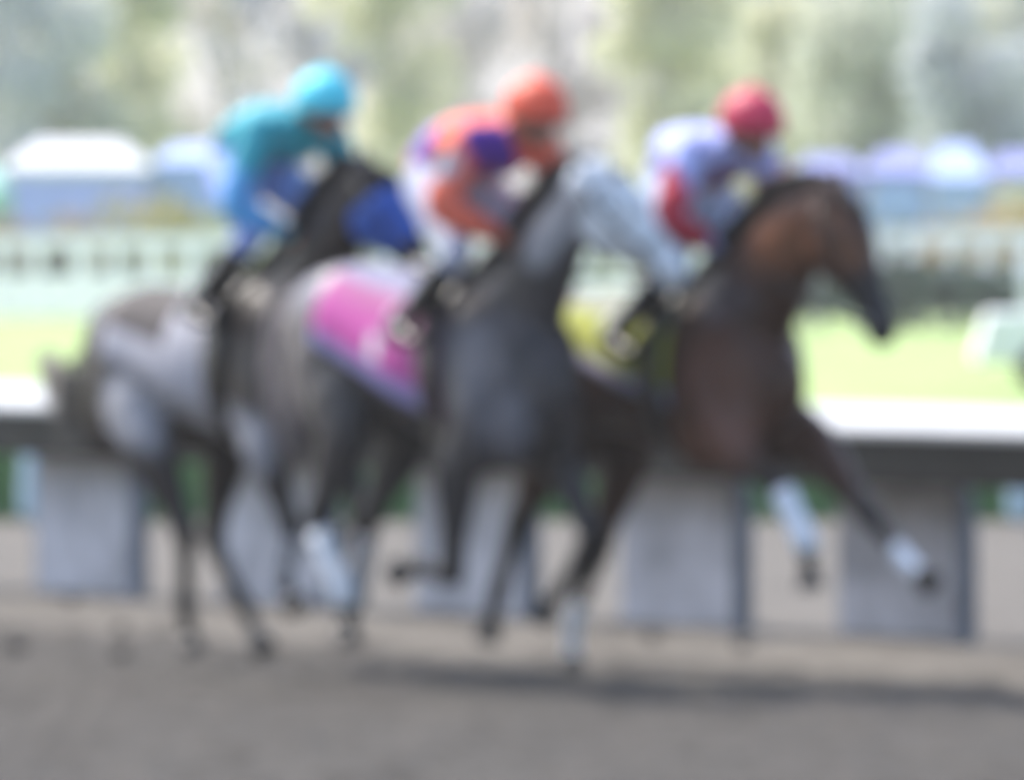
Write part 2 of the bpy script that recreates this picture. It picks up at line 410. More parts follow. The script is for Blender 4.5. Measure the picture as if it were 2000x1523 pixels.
    ring(.66, 1.08); ring(.10, 1.08)
    for s in (-1, 1):
        br.tube([hp(.02, s * .086 * hk, -.01), hp(.25, s * .112 * hk, -.02), hp(.45, s * .094 * hk, -.02), hp(.66, s * .068 * hk, -.01), hp(.86, s * .064 * hk, -.03)], [.008] * 5, 6, cap=False)
    bo = br.build('bridle', spec.get('bridle', M['leather']), root)
    for s in (-1, 1):
        c_ = hp(.87, s * .066, -.035); ri = MB(); ri.tube([c_ + u * math.cos(a) * .03 + fr * math.sin(a) * .03 for a in [2 * math.pi * i / 16 for i in range(17)]], [.005] * 17, 6, cap=False)
        ri.build('bit_ring', M['steel'], bo)
        hand = Vector(spec['hand']) + Vector((0, s * .06, 0)); nk = Vector(neck[1]) + Vector((.05, s * .17, .10))
        MB().tube(bez([c_, c_.lerp(nk, .5) + Vector((0, 0, -.02)), nk, hand], 5), [(.004, .009)] * 16, 6, cap=False).build('rein', M['leather'], root)
    if spec.get('blinker'):
        h_ = MB(); h_.tube([hp(t, 0, f) for t, _, f, _, _ in secs[2:5]], [(x * 1.09, y * 1.09) for _, _, _, x, y in secs[2:5]], 20, lat=lat)
        for s in (-1, 1): h_.ell(hp(.27, s * .10, .01), (.05, .03, .05))
        fuse(h_, 'blinker_hood', paint('hood_fabric', spec['blinker'], .6), root, .008, 3)
    # saddle cloth, conformed to the barrel
    cl = spec['cloth']; nx, nt_ = 34, 44; x0, x1, lo0, lo1 = cl['x0'], cl['x1'], cl['lo0'], cl['lo1']; vs = []; uv = []
    for i in range(nx + 1):
        a = i / nx; x = x0 + (x1 - x0) * a; low = lo0 + (lo1 - lo0) * a
        for j in range(nt_ + 1):
            k = j / nt_ * 2 - 1; th = k * low; p = hit(tree, x, th, off=.016 + .008 * abs(k) * math.sin(9 * a + 3 * k)); vs.append(p); uv.append((a, k))
    fs = [(i * (nt_ + 1) + j, (i + 1) * (nt_ + 1) + j, (i + 1) * (nt_ + 1) + j + 1, i * (nt_ + 1) + j + 1) for i in range(nx) for j in range(nt_)]
    co_ = MB().add(vs, fs).build('saddle_cloth', M['cloth'], root)
    uv = np.array(uv)
    def ccol(co):
        c = np.tile(np.array(cl['col'], float), (len(co), 1)); a, k = uv[:, 0], np.abs(uv[:, 1])
        for (a0, a1, k0, k1, rgb) in cl['patches']:
            mk = (a >= a0) & (a <= a1) & (k >= k0) & (k <= k1); c[mk] = rgb
        return c
    vcol(co_.data, ccol); s_ = co_.modifiers.new('s', 'SOLIDIFY'); s_.thickness = .008; s_.offset = 1
    # saddle, girth, stirrups
    sd = MB(); pts = []
    top = [hit(tree, x, 0, off=.03).z for x in (-.16, .02, .2, .36)]
    sd.tube([(-.16, 0, top[0] + .03), (-.05, 0, top[0] + .015), (.10, 0, top[1] + .01), (.26, 0, top[2] + .02), (.34, 0, top[3] + .02)], [(.10,.03), (.13,.03), (.10,.028), (.09,.03), (.06,.025)], 16)
    for s in (-1, 1): sd.tube([hit(tree, .12, s * .35, off=.02), hit(tree, .18, s * .8, off=.022), hit(tree, .2, s * 1.2, off=.022)], [(.012, .11), (.010, .12), (.008, .08)], 14, lat=(0, 1, .6))
    sad = sd.build('saddle', M['leather'], root)
    girdle('girth', cl.get('girth', M['leather']), root, tree, [(.26, t * math.pi / 20) for t in range(-20, 21)], .11, .03)
    girdle('breast_strap', M['leather'], root, tree, [(.30 + .36 * math.sin(t / 10 * math.pi / 2) ** 1, math.copysign(1.05 + .35 * 0, 1)) for t in range(0, 8)], .0001, .01) if False else None
    for s in (-1, 1):
        foot = Vector(spec['foot']); foot.y = s * abs(foot.y)
        st = MB(); a = hit(tree, .18, -s * .45, off=.04); st.tube([a, foot + Vector((.0, 0, .14))], [(.004, .012)] * 2, 6)
        st.build('stirrup_leather', M['leather'], root); ri = MB()
        ri.tube([foot + Vector((0, math.sin(q) * .055, .065 + math.cos(q) * .075)) for q in [2 * math.pi * i / 18 for i in range(19)]], [.007] * 19, 6, cap=False)
        ri.build('stirrup', M['steel'], root)
    return root, tree

EAR_GREY = paint('ear_grey', (.20,.21,.23)); EAR_DARK = paint('ear_dark', (.03,.022,.018)); EAR_BROWN = paint('ear_brown', (.045,.022,.014))
JO = {'A': (.07, 0, .06), 'B': (0, 0, 0), 'C': (-.07, 0, -.05)}
HAND, FOOT = Vector((.53, -.08, 1.85)), Vector((.17, -.36, 1.44))
def jo(v, k): return tuple(Vector(v) + Vector(JO[k]))
spec = {}
spec['B'] = dict(loc=(-.26, 49.0, 0), hk=1.22, rise=.12, mat='dapple', base=(.036,.033,.037), leg_col=(.010,.010,.014), ear=EAR_GREY,
    label='dark grey racehorse with pale head and pink saddle cloth, in the middle',
    neck=[(.40,0,1.42), (.62,0,1.63), (.84,0,1.88), (1.00,0,2.06)], neck_r=[(.17,.30), (.125,.215), (.095,.16), (.075,.115)],
    head=((1.05,.02,2.10), (1.31,.26,1.69), (-.55,.83,.05)),
    RF=[(.34,-.18,.93), (.25,-.15,.46), (.00,-.15,.50), (-.17,-.15,.47)], LF=[(.52,.18,1.0), (.86,.14,.65), (.64,.13,.41), (.50,.13,.31)],
    RH=[(-.50,-.19,1.06), (-.80,-.15,.67), (-.59,-.14,.36), (-.55,-.14,.16)], LH=[(-.60,.19,1.06), (-.87,.15,.66), (-.95,.14,.34), (-1.03,.14,.20)],
    wraps={'RH': 'white_wrap', 'LH': 'grey_wrap'}, hand=jo(HAND, 'B'), foot=jo(FOOT, 'B'),
    crest=[(.42,0,1.76), (.60,0,1.88), (.80,0,2.06), (1.0,0,2.18)],
    tail=[(-1.00,0,1.62), (-1.10,-.01,1.54), (-1.15,-.02,1.32), (-1.15,-.03,1.08), (-1.10,-.03,.86)], tsp=.04, tailmat=mat('pale_grey_hair', (.30,.27,.28), .5, .4, 30),
    spots=[(((-1.0,-.25,1.5), (-1.05,-.2,1.0)), .10, .18, (.24,.20,.21)), (((-.8,-.2,1.72), (-.3,-.1,1.70)), .08, .2, (.16,.16,.20)), (((-.8,-.35,1.5), (-.85,-.3,1.1)), .06, .2, (.12,.105,.11)), (((.5,-.3,1.4), (.7,-.2,1.1)), .05, .2, (.10,.10,.12))],  # pinkish rump spot paints sunlight into the grey coat
    late=[(((1.14,.03,2.06), (1.34,.26,1.66)), .165, .05, (.66,.70,.76)), (((.82,-.12,1.84), (1.02,-.1,1.98)), .05, .10, (.24,.25,.28)), (((1.31,.26,1.67), (1.34,.27,1.62)), .03, .06, (.16,.17,.20))],
    cloth=dict(x0=-.62, x1=.30, lo0=1.25, lo1=2.4, col=(.42,.04,.27),
        patches=[(0, 1, 0, .30, (.17,.17,.28)), (0, 1, .30, .48, (.30,.04,.20)), (.72, 1, .5, 1, (.38,.05,.26)), (0, .9, .86, 1, (.24,.22,.46)), (.50, .57, .62, .80, (.60,.64,.66))]))
spec['A'] = dict(loc=(-1.2, 51.2, 0), mat='coat', base=(.014,.009,.009), leg_col=(.008,.006,.007), ear=EAR_DARK,
    label='leftmost racehorse, brown with pale saddle cloth and royal blue hood',
    neck=[(.40,0,1.42), (.62,0,1.63), (.84,0,1.88), (1.00,0,2.08)], neck_r=[(.17,.30), (.125,.215), (.095,.16), (.075,.115)],
    head=((1.04,.01,2.12), (1.32,.18,1.66), (-.45,.89,.05)),
    RF=[(.52,-.18,.96), (.70,-.15,.62), (.60,-.14,.40), (.72,-.14,.28)], LF=[(.55,.18,1.0), (.80,.14,.68), (.62,.13,.50), (.48,.13,.55)],
    RH=[(-.42,-.19,.98), (-.16,-.15,.56), (-.19,-.14,.25), (-.14,-.13,.06)], LH=[(-.36,.19,.98), (-.44,.15,.54), (-.18,.14,.27), (.03,.13,.07)],
    wraps={'RF': 'grey_wrap'}, hand=jo(HAND, 'A'), foot=jo(FOOT, 'A'),
    crest=[(.42,0,1.76), (.60,0,1.88), (.80,0,2.06), (1.0,0,2.20)],
    tail=[(-1.00,0,1.46), (-1.07,-.03,1.28), (-1.11,-.05,1.14), (-1.30,-.05,1.16), (-1.60,-.06,1.40)], tsp=.042,
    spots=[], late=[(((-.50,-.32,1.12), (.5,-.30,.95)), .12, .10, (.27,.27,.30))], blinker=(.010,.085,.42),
    cloth=dict(x0=-.66, x1=.24, lo0=1.55, lo1=2.5, col=(.33,.33,.38),
        patches=[(0, .56, 0, .66, (.018,.012,.016)), (.66, 1, 0, .30, (.03,.025,.03)), (0, 1, .95, 1, (.30,.30,.34))]))
spec['C'] = dict(loc=(.668, 49.19, 0), hk=1.14, mat='coat', base=(.046,.018,.010), leg_col=(.007,.005,.005), ear=EAR_BROWN,
    label='rightmost racehorse, dark bay with tucked head and yellow saddle cloth',
    neck=[(.42,0,1.42), (.70,0,1.68), (.94,0,1.90), (1.12,0,1.98)], neck_r=[(.17,.30), (.13,.235), (.10,.19), (.08,.14)],
    head=((1.18,.0,2.02), (1.42,.09,1.46), (-.2,.97,0)),
    RF=[(.62,-.18,1.02), (1.00,-.15,.86), (1.19,-.14,.62), (1.22,-.14,.44)], LF=[(.80,.18,1.0), (1.24,.14,.73), (1.50,.13,.56), (1.68,.13,.47)],
    RH=[(-.62,-.19,1.0), (-.95,-.15,.64), (-1.12,-.14,.35), (-1.20,-.14,.16)], LH=[(-.60,.19,1.0), (-.80,.15,.52), (-.97,.14,.22), (-.97,.14,.03)],
    wraps={'RF': 'white_wrap'}, hand=jo(HAND, 'C'), foot=jo(FOOT, 'C'),
    crest=[(.42,0,1.76), (.66,0,1.95), (.90,0,2.10), (1.14,0,2.13)],
    tail=[(-1.08,0,1.50), (-1.28,.02,1.48), (-1.5,.06,1.33), (-1.68,.10,1.15), (-1.75,.12,.98)],
    spots=[(((.6,-.2,1.3), (.72,-.15,1.0)), .06, .18, (.11,.05,.035)), (((.55,-.2,1.62), (.75,-.2,1.62)), .03, .13, (.09,.08,.09)), (((.80,-.12,1.82), (1.12,-.1,1.86)), .05, .13, (.16,.065,.03)), (((.45,-.25,1.0), (.60,-.2,.95)), .05, .14, (.12,.045,.022)), (((.2,-.3,1.5), (-.6,-.3,1.4)), .06, .15, (.09,.038,.02)), (((1.24,-.05,1.92), (1.30,0,1.78)), .04, .08, (.14,.06,.03))],  # lighter spots paint highlights into the bay coat
    late=[(((1.52,.13,.55), (1.66,.13,.47)), .08, .04, (.72,.75,.80)), (((-.97,.14,.26), (-.97,.14,.0)), .08, .04, (.75,.77,.82)), (((1.36,.08,1.62), (1.48,.1,1.4)), .08, .1, (.012,.012,.016))],
    cloth=dict(x0=-.50, x1=.34, lo0=1.3, lo1=2.15, col=(.32,.36,.03),
        patches=[(0, 1, .88, 1, (.36,.36,.52)), (0, 1, .0, .46, (.20,.22,.17)), (.38, .56, .46, .62, (.32,.36,.26))]))
horses = {k: make_horse(s) for k, s in spec.items()}

# ------------------------------------------------------------------ jockeys
def make_jockey(k, label, helm, silk, silk_spots, pants, cap_peak, pitch=0):
    off = Vector(JO[k]); root = empty('person', Vector(spec[k]['loc']) , YAW)
    tag(root, label, 'jockey', 'jockeys riding in the race')
    V = lambda *a: Vector(a) + off
    hs = {'A': .08, 'B': .03, 'C': .22}[k]; ex = .10 if k == 'C' else 0; el_z = 1.93 if k == 'A' else 1.99; ha_z = 1.80 if k == 'A' else 1.86
    pel, wst, chs, nb = V(-.06 + hs,0,2.12), V(.10 + hs / 2,0,2.20), V(.34,0,2.22), V(.48,0,2.29)
    hc = V(.66, 0, 2.36 - (.01 if k == 'A' else 0))
    def limbs(b, g=0, arms=True, legs=True, hands=True):
        pass
    # --- continuous body
    b = MB()
    b.tube([pel, wst, chs, V(.43,0,2.25)], [(.15,.115), (.13,.095), (.165,.115), (.13,.085)], 20)
    b.tube([V(.42,0,2.27), V(.52,0,2.32), V(.58,0,2.35)], [(.06,.06), (.053,.055), (.052,.056)], 14)
    b.ell(hc, (.098,.076,.11)); b.ell(hc + Vector((.045,0,-.075)), (.055,.052,.05))      # skull, jaw
    b.ell(hc + Vector((.098,0,-.03)), (.022,.014,.026)); b.ell(hc + Vector((.09,0,-.072)), (.016,.026,.012)); b.ell(hc + Vector((.083,0,-.105)), (.022,.025,.016))
    for s in (-1, 1):
        b.ell(hc + Vector((-.005, s * .078, -.03)), (.022,.01,.032))
        sh, el, ha = V(.43 + ex * .4, s * .18, 2.25), V(.43 + ex, s * .32, el_z), V(.52, s * .09, ha_z)
        b.tube([sh, sh.lerp(el, .5), el, el.lerp(ha, .35), ha], [.058, .046, .038, .038, .024], 12)
        # hand: palm, thumb and four curled fingers round the rein
        d = (ha - el).normalized(); side = Vector((0, -s, 0)); up = d.cross(side).normalized()
        b.tube([ha, ha + d * .045, ha + d * .075], [(.018,.026), (.022,.038), (.020,.036)], 12, lat=side)
        for i in range(4):
            r0 = ha + d * .075 + up * (.027 - .018 * i); L_ = (.030, .034, .032, .025)[i]
            b.tube([r0, r0 + d * L_ * .8, r0 + d * L_ * .9 + side * L_ * .9, r0 + side * L_ * 1.4 - d * .004], [.0095, .009, .0085, .0075], 8)
        t0 = ha + d * .025 + up * .03; b.tube([t0, t0 + d * .025 + up * .018 + side * .01, t0 + d * .05 + up * .012 + side * .025], [.012, .010, .009], 8)
        hp_, kn, an, to = V(-.03 + hs, s * .10, 2.08), V(.46, s * .25, 1.80), V(.13, s * .335, 1.50), V(.30, s * .36, 1.445)
        b.tube([hp_, hp_.lerp(kn, .35), hp_.lerp(kn, .75), kn], [.095, .085, .060, .046], 16)
        b.tube([kn, kn.lerp(an, .3), kn.lerp(an, .75), an], [.046, .050, .038, .033], 14)
        b.tube([an + Vector((-.04,0,-.02)), an.lerp(to, .5) + Vector((0,0,-.02)), to], [(.034,.032), (.038,.026), (.034,.02)], 12)
    fuse(b, 'body', M['skin'], root, .0062, 3)
    # --- silks: billowing jacket and sleeves
    b = MB()
    b.tube([V(-.10 + hs,0,2.17), V(.0 + hs,0,2.22), V(.14,0,2.25), V(.33,0,2.245), V(.44,0,2.26), V(.50,0,2.30)], [(.155,.105), (.165,.13), (.16,.13), (.195,.14), (.165,.11), (.075,.07)], 24)
    for s in (-1, 1):
        sh, el, ha = V(.41 + ex * .4, s * .17, 2.26), V(.42 + ex, s * .33, el_z), V(.52, s * .10, ha_z + .015)
        b.tube([sh, sh.lerp(el, .4), el.lerp(sh, .1), el, el.lerp(ha, .4), el.lerp(ha, .8), ha], [.082, .076, .068, .060, .064, .050, .032], 16)
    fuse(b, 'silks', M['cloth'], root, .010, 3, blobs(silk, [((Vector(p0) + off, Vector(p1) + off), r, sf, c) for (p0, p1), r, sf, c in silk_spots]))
    wr = root.children[-1]
    tx = bpy.data.textures.new('folds', 'CLOUDS'); tx.noise_scale = .06
    d_ = wr.modifiers.new('folds', 'DISPLACE'); d_.texture = tx; d_.strength = .022; d_.mid_level = .5
    # --- breeches
    b = MB(); b.tube([V(-.12 + hs,0,2.12), V(-.04 + hs,0,2.13), V(.06 + hs,0,2.17)], [(.13,.11), (.165,.13), (.148,.11)], 20)
    for s in (-1, 1):
        hp_, kn, an = V(-.03 + hs, s * .10, 2.08), V(.46, s * .25, 1.80), V(.13, s * .335, 1.50)
        b.tube([hp_, hp_.lerp(kn, .35), hp_.lerp(kn, .75), kn, kn.lerp(an, .3)], [.112, .102, .078, .068, .060], 16)
    fuse(b, 'breeches', M['cloth'], root, .010, 3, blobs(pants, []))
    for s in (-1, 1):
        kn, an, to = V(.46, s * .25, 1.80), V(.13, s * .335, 1.50), V(.30, s * .36, 1.445)
        b = MB(); b.tube([kn.lerp(an, .16), kn.lerp(an, .35), kn.lerp(an, .75), an], [.066, .066, .050, .044], 16, cap=False)
        b.tube([an + Vector((-.055,0,-.02)), an.lerp(to, .3) + Vector((0,0,-.01)), an.lerp(to, .75) + Vector((0,0,-.012)), to + Vector((.02,0,0))], [(.040,.042), (.042,.042), (.044,.030), (.034,.02)], 14)
        fuse(b, 'boot', M['boot'], root, .009, 2)
    # --- helmet with silk cap cover, peak, strap, goggles
    rot = Matrix.Rotation(R(8), 3, 'Y'); hcc = hc + Vector((-.005, 0, .035))
    vs, fs = [], []; n, h_ = 32, 12
    for i in range(h_ + 1):
        a = math.pi * .60 * i / h_
        for q in range(n):
            t = 2 * math.pi * q / n; cut = .0
            v = Vector((.142 * math.sin(a) * math.cos(t), .118 * math.sin(a) * math.sin(t), .125 * math.cos(a))); vs.append(hcc + rot @ v)
    for i in range(h_):
        for q in range(n): fs.append((i * n + q, (i + 1) * n + q, (i + 1) * n + (q + 1) % n, i * n + (q + 1) % n))
    he = MB().add(vs, fs).build('helmet', helm, root); s_ = he.modifiers.new('s', 'SOLIDIFY'); s_.thickness = .012; s_.offset = 1
    pk = MB(); vs = []; fs = []
    for i in range(13):
        t = R(-55 + 110 * i / 12); c_, q_ = math.cos(t), math.sin(t)
        vs.append(hcc + rot @ Vector((.139 * c_, .116 * q_, -.012))); vs.append(hcc + rot @ Vector((.139 * c_ + .065 * c_ ** .6, .12 * q_, -.035)))
    for i in range(12): fs.append((2 * i, 2 * i + 1, 2 * i + 3, 2 * i + 2))
    p_ = pk.add(vs, fs).build('peak', cap_peak, he); s_ = p_.modifiers.new('s', 'SOLIDIFY'); s_.thickness = .006
    MB().ell(hcc + Vector((0, 0, .137)), (.024, .024, .016), 12).build('button', helm, he)
    g = MB(); pts = [hc + Vector((.086 * math.cos(t) + .012, .078 * math.sin(t), -.012)) for t in [R(-70 + 140 * i / 12) for i in range(13)]]
    g.tube(pts, [(.026, .013)] * 13, 10, lat=(0, 0, 1)); g.build('goggles', M['gel'], root)
    st = MB()
    for s in (-1, 1): st.tube([hc + Vector((.0, s * .082, -.02)), hc + Vector((.03, s * .07, -.08)), hc + Vector((.06, s * .02, -.13))], [(.003, .008)] * 3, 6)
    st.build('chin_strap', M['leather'], root)
    return root
CO = (.80,.15,.085); PU = (.14,.05,.45)
make_jockey('B', 'jockey in coral silks and coral helmet with purple patches', paint('coral_helmet', (.80,.10,.045), .55), CO,
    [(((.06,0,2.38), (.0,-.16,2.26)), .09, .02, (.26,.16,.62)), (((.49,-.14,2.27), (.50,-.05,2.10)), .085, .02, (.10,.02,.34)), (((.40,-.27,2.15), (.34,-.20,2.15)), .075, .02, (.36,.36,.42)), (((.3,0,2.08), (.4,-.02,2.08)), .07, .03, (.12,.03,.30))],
    (.42,.44,.56), paint('dark_coral_peak', (.35,.05,.03)))
make_jockey('A', 'jockey in turquoise silks and bright cyan helmet', paint('cyan_helmet', (.08,.66,.80), .55), (.02,.34,.42),
    [(((-.10,0,2.36), (.14,0,2.40)), .09, .08, (.30,.72,.78)), (((-.1,-.15,2.15), (.1,-.15,2.12)), .05, .04, (.20,.22,.36)), (((.42,-.33,2.0), (.48,-.2,1.9)), .09, .04, (.10,.38,.72))],  # first patch paints sunlight onto the back of the jacket
    (.28,.38,.75), paint('dark_teal_peak', (.04,.22,.25)))
make_jockey('C', 'jockey in white silks with red sleeves and red helmet', paint('red_helmet', (.58,.025,.08), .55), (.42,.48,.86),
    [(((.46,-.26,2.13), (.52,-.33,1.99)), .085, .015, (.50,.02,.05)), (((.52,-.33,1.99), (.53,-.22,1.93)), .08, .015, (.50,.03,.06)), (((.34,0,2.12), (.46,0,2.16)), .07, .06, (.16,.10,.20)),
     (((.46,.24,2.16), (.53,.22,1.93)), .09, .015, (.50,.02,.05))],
    (.46,.60,.78), paint('dark_red_peak', (.22,.01,.02)))

# ------------------------------------------------------------------ clods thrown up from the track
for i, (px, py, Y, r) in enumerate([(140,1168,52.4,.030), (238,1225,51.5,.028), (232,1275,51.2,.035), (30,1262,50.8,.045), (1275,1240,49.8,.03), (1450,1258,49.4,.03), (600,1325,49.6,.045), (1960,1318,49.8,.06)]):
    p = at(px, py, Y); me = None; b = MB(); b.ell((0, 0, 0), (r, r * .8, r * .7), 14)
    b.v = [tuple(c * random.uniform(.72, 1.25) for c in v) for v in b.v]
    for _ in range(2): b.ell((random.uniform(-r, r), random.uniform(-r, r), random.uniform(-r, r) * .5), (r * .5, r * .4, r * .4), 8)
    o = b.build('dirt_clod', M['clod']); o.location = p
    tag(o, 'small dark clod of dirt kicked up by the hooves above the track', 'clod', 'dirt clods thrown up by the hooves')

# ------------------------------------------------------------------ hedge and markers just beyond the rail
def leaf_cloud(mb, n, pt, size):
    for _ in range(n):
        p = Vector(pt()); a = Vector((random.gauss(0, 1), random.gauss(0, 1), random.gauss(0, 1))).normalized(); b_ = a.orthogonal().normalized(); c = a.cross(b_)
        s = size * random.uniform(.6, 1.4); t = random.random() * 6.28; e, f = b_ * math.cos(t) + c * math.sin(t), c * math.cos(t) - b_ * math.sin(t)
        mb.add([p - e * s, p - f * s * .5, p + e * s, p + f * s * .5], [(0, 1, 2, 3)])
LEAF_G = leaf_mat('hedge_leaf', (.10,.24,.08), (.20,.38,.14), .5)
mb = MB(); leaf_cloud(mb, 16000, lambda: (random.uniform(-4.2, 4.2), random.uniform(-.3, .3), .02 + .58 * random.random() ** .8 + random.gauss(0, .012)), .035)
mb.box((-4.2, -.24, 0), (4.2, .24, .5))
o = mb.build('low_hedge', LEAF_G, smooth=False); o.location = (0, 72.4, 0)
tag(o, 'long low clipped green hedge seen under the white rail', 'hedge')
for px, lab in ((62, 'short pale blue marker post under the rail at the far left'), (1992, 'short pale teal marker post under the rail at the far right')):
    X = (px - 1000) / 23055 * 71; r_ = empty('marker_post', (X, 71, 0)); tag(r_, lab, 'marker post')
    MB().tube([(0,0,.16), (0,0,.3), (0,0,.52)], [.075, .075, .06], 16).build('marker_head', paint('pale_blue_paint', (.45,.60,.68)), r_)
    MB().tube([(0,0,-.02), (0,0,.16)], [.035, .035], 12, cap=False).build('stake', M['white_paint'], r_)

# ------------------------------------------------------------------ infield fence, shrubs, tents, cart
fence = empty('infield_fence', (0, 0, 0)); tag(fence, 'white fence with a solid lower board and open gaps beyond the turf', 'fence')
FA, FB = Vector((-14, 210.5, 0)), Vector((14, 181.5, 0)); fd = (FB - FA).normalized(); fl = (FB - FA).length; fn_ = Vector((-fd.y, fd.x, 0))
wp = paint('fence_white', (.86,.85,.93))
def fbox(name, x0, x1, z0, z1, t0, t1, m, mt=None):
    up = Vector((0, 0, .26)); b = MB(); b.prism([(t0, z0), (t1, z0), (t1, z1), (t0, z1)], (FA + fd * x0 + up * (x0 / fl if z0 > 0 else 0), fn_), (FA + fd * x1 + up * (x1 / fl if z0 > 0 else 0), fn_)); return b.build(name, m, fence, smooth=False)
fbox('lower_board', 0, fl, .001, .74, 0, .06, wp); fbox('solid_board', fl * .70, fl, .02, .82, -.05, -.01, wp); fbox('top_rail', 0, fl, 1.18, 1.42, 0, .10, paint('pale_teal_paint', (.78,.79,.88)))
x = .4; i = 0
while x < fl - .5:
    b = MB(); sk = 0 if x < fl * .5 else .32
    b.prism([(.01, .60), (.05, .60), (.05, 1.2 + .24 * x / fl), (.01, 1.2 + .24 * x / fl)], (FA + fd * x, fn_), (FA + fd * (x + random.uniform(.22, .4)), fn_))
    if sk: b.v = [tuple(Vector(v) + fd * (sk * (v[2] - .6))) for v in b.v]
    b.build('post', wp, fence, smooth=False); x += random.uniform(.85, 1.15) if not sk else random.uniform(.75, .9)
def shrub(X, Y, w_, h_, mats, label, n=900, group='flowering shrubs behind the infield fence', d=1.0, z0=0):
    r_ = empty('shrub', (X, Y, 0)); tag(r_, label, 'shrub', group)
    cs = [(random.uniform(-w_ / 2, w_ / 2), random.uniform(-d / 2, d / 2), h_ * random.uniform(.35, .8), random.uniform(.18, .3) * h_) for _ in range(9)]
    def pt():
        c = random.choice(cs); v = Vector((random.gauss(0, 1), random.gauss(0, 1), random.gauss(0, 1))).normalized() * c[3] * random.uniform(.6, 1.1); return (c[0] + v.x, c[1] + v.y, max(.02, c[2] + v.z))
    b = MB(); leaf_cloud(b, n, pt, .07); b.build('foliage', mats[0], r_, smooth=False)
    if len(mats) > 1: b = MB(); leaf_cloud(b, n // 2, pt, .06); b.build('blossom', mats[1], r_, smooth=False)
    b = MB()
    for c in cs: b.tube([(c[0] * .3, c[1] * .3, 0), (c[0], c[1], c[2])], [.03, .012], 6)
    b.build('stem', M['bark'], r_)
DG = leaf_mat('dark_shrub_leaf', (.03,.06,.045), (.08,.13,.10)); OL = leaf_mat('olive_leaf', (.22,.22,.07), (.40,.38,.14)); TAN = leaf_mat('tan_leaf', (.28,.20,.13), (.42,.32,.24)); ORG = leaf_mat('orange_blossom', (.70,.38,.12), (.80,.55,.25)); YEL = leaf_mat('yellow_blossom', (.60,.50,.15), (.75,.66,.28)); PGR = leaf_mat('pale_green_leaf', (.30,.36,.20), (.45,.50,.30))
shr = [(-60,.9,1.75,[DG],'dark green shrub behind the fence at the far left edge'), (80,2.0,1.85,[TAN],'brown dry shrub under the lavender tent wall at left'), (190,1.6,1.8,[TAN, OL],'brown and olive shrub left of the yellow shrub'),
    (300,1.5,2.15,[OL, YEL],'tall yellow olive shrub behind the fence at left'), (400,1.7,1.85,[OL, PGR],'pale yellow green shrub beside the cyan jockey'), (520,1.6,1.9,[PGR],'pale green shrub behind the leftmost horse and jockey'),
    (690,1.6,1.8,[PGR, OL],'pale shrub between the cyan and the coral jockey'), (1130,1.5,1.8,[DG, PGR],'grey green shrub behind the middle horse head'), (1290,1.4,1.8,[PGR],'pale green shrub behind the rightmost jockey'),
    (1780,1.5,1.75,[DG, TAN],'grey brown shrub right of the bay horse head'), (1880,1.2,1.9,[TAN, ORG],'tan shrub with a few orange flowers at right'), (1975,1.7,2.25,[OL, ORG],'tall orange flowering shrub at the right edge')]
for px, w_, h_, ms, lab in shr:
    Y = 213 - px * .012; shrub((px - 1000) / 23055 * Y, Y, w_, h_ * 1.02, ms, lab, 1500)
# clipped dark bushes showing through the gaps of the fence
for px in (25, 125, 250, 420, 560, 1500, 1590, 1700, 1790, 1850, 1940):
    t = (px + 60) / 2120; Y = (FA.y + (FB.y - FA.y) * t) + .9; X = (px - 1000) / 23055 * Y
    side = 'left' if px < 1000 else 'right'
    shrub(X, Y, .75, 1.15, [DG], 'low dark green bush behind the gaps of the white fence', 1100, 'low dark bushes behind the infield fence', .5)

def tent(px0, px1, Y, z_e, z_r, roof, wall, label, legs=True, wall_lo=1.0):
    x0, x1 = (px0 - 1000) / 23055 * Y, (px1 - 1000) / 23055 * Y; c = (x0 + x1) / 2; hw = (x1 - x0) / 2; D = 2.2
    r_ = empty('tent', (c, Y, 0)); tag(r_, label, 'tent', 'event tents beyond the infield fence')
    b = MB(); vs = [(-hw, -D, z_e), (hw, -D, z_e), (hw, D, z_e), (-hw, D, z_e), (-hw * .55, 0, z_r), (hw * .55, 0, z_r)]
    b.add(vs, [(0,1,5,4), (1,2,5), (2,3,4,5), (3,0,4), (0,3,2,1)]); b.box((-hw, -D, z_e - .14), (hw, -D + .02, z_e - .003)); b.box((-hw, D - .02, z_e - .14), (hw, D, z_e - .003)); b.build('roof', roof, r_, smooth=False)
    if wall is not None:
        for yy in (D - .1, -D + .06): MB().box((-hw + .05, yy, 0), (hw - .05, yy + .04, z_e - .15)).build('wall', wall, r_, smooth=False)
    for sx in (-1, 1):
        for sy in (-1, 1): MB().tube([(sx * (hw - .03), sy * (D - .03), 0), (sx * (hw - .03), sy * (D - .03), z_e - .01)], [.03, .03], 8, cap=False).build('leg', M['white_paint'], r_)
WT = paint('white_canvas', (.62,.62,.63)); LV = paint('lavender_canvas', (.40,.42,.82)); PB = paint('pale_blue_canvas', (.36,.47,.80)); BL = paint('blue_canvas', (.20,.22,.50)); TL = paint('teal_canvas', (.30,.60,.50))
tent(8, 300, 232, 2.72, 3.28, WT, LV, 'white roofed tent with lavender walls at left')
tent(305, 470, 236, 2.85, 3.2, PB, PB, 'pale blue tent just left of the cyan jockey')
tent(-90, 14, 226, 2.3, 2.75, TL, TL, 'teal tent cut off by the left edge')
tent(1545, 1688, 228, 2.6, 2.95, BL, LV, 'blue roofed tent just above the bay horse head')
tent(1690, 1810, 226, 2.6, 3.05, BL, PB, 'dark blue roofed tent right of the bay horse')
tent(1812, 1925, 224, 2.5, 3.15, PB, PB, 'light blue tent second from the right edge')
tent(1928, 2060, 222, 2.6, 3.0, BL, WT, 'blue roofed tent cut off by the right edge')

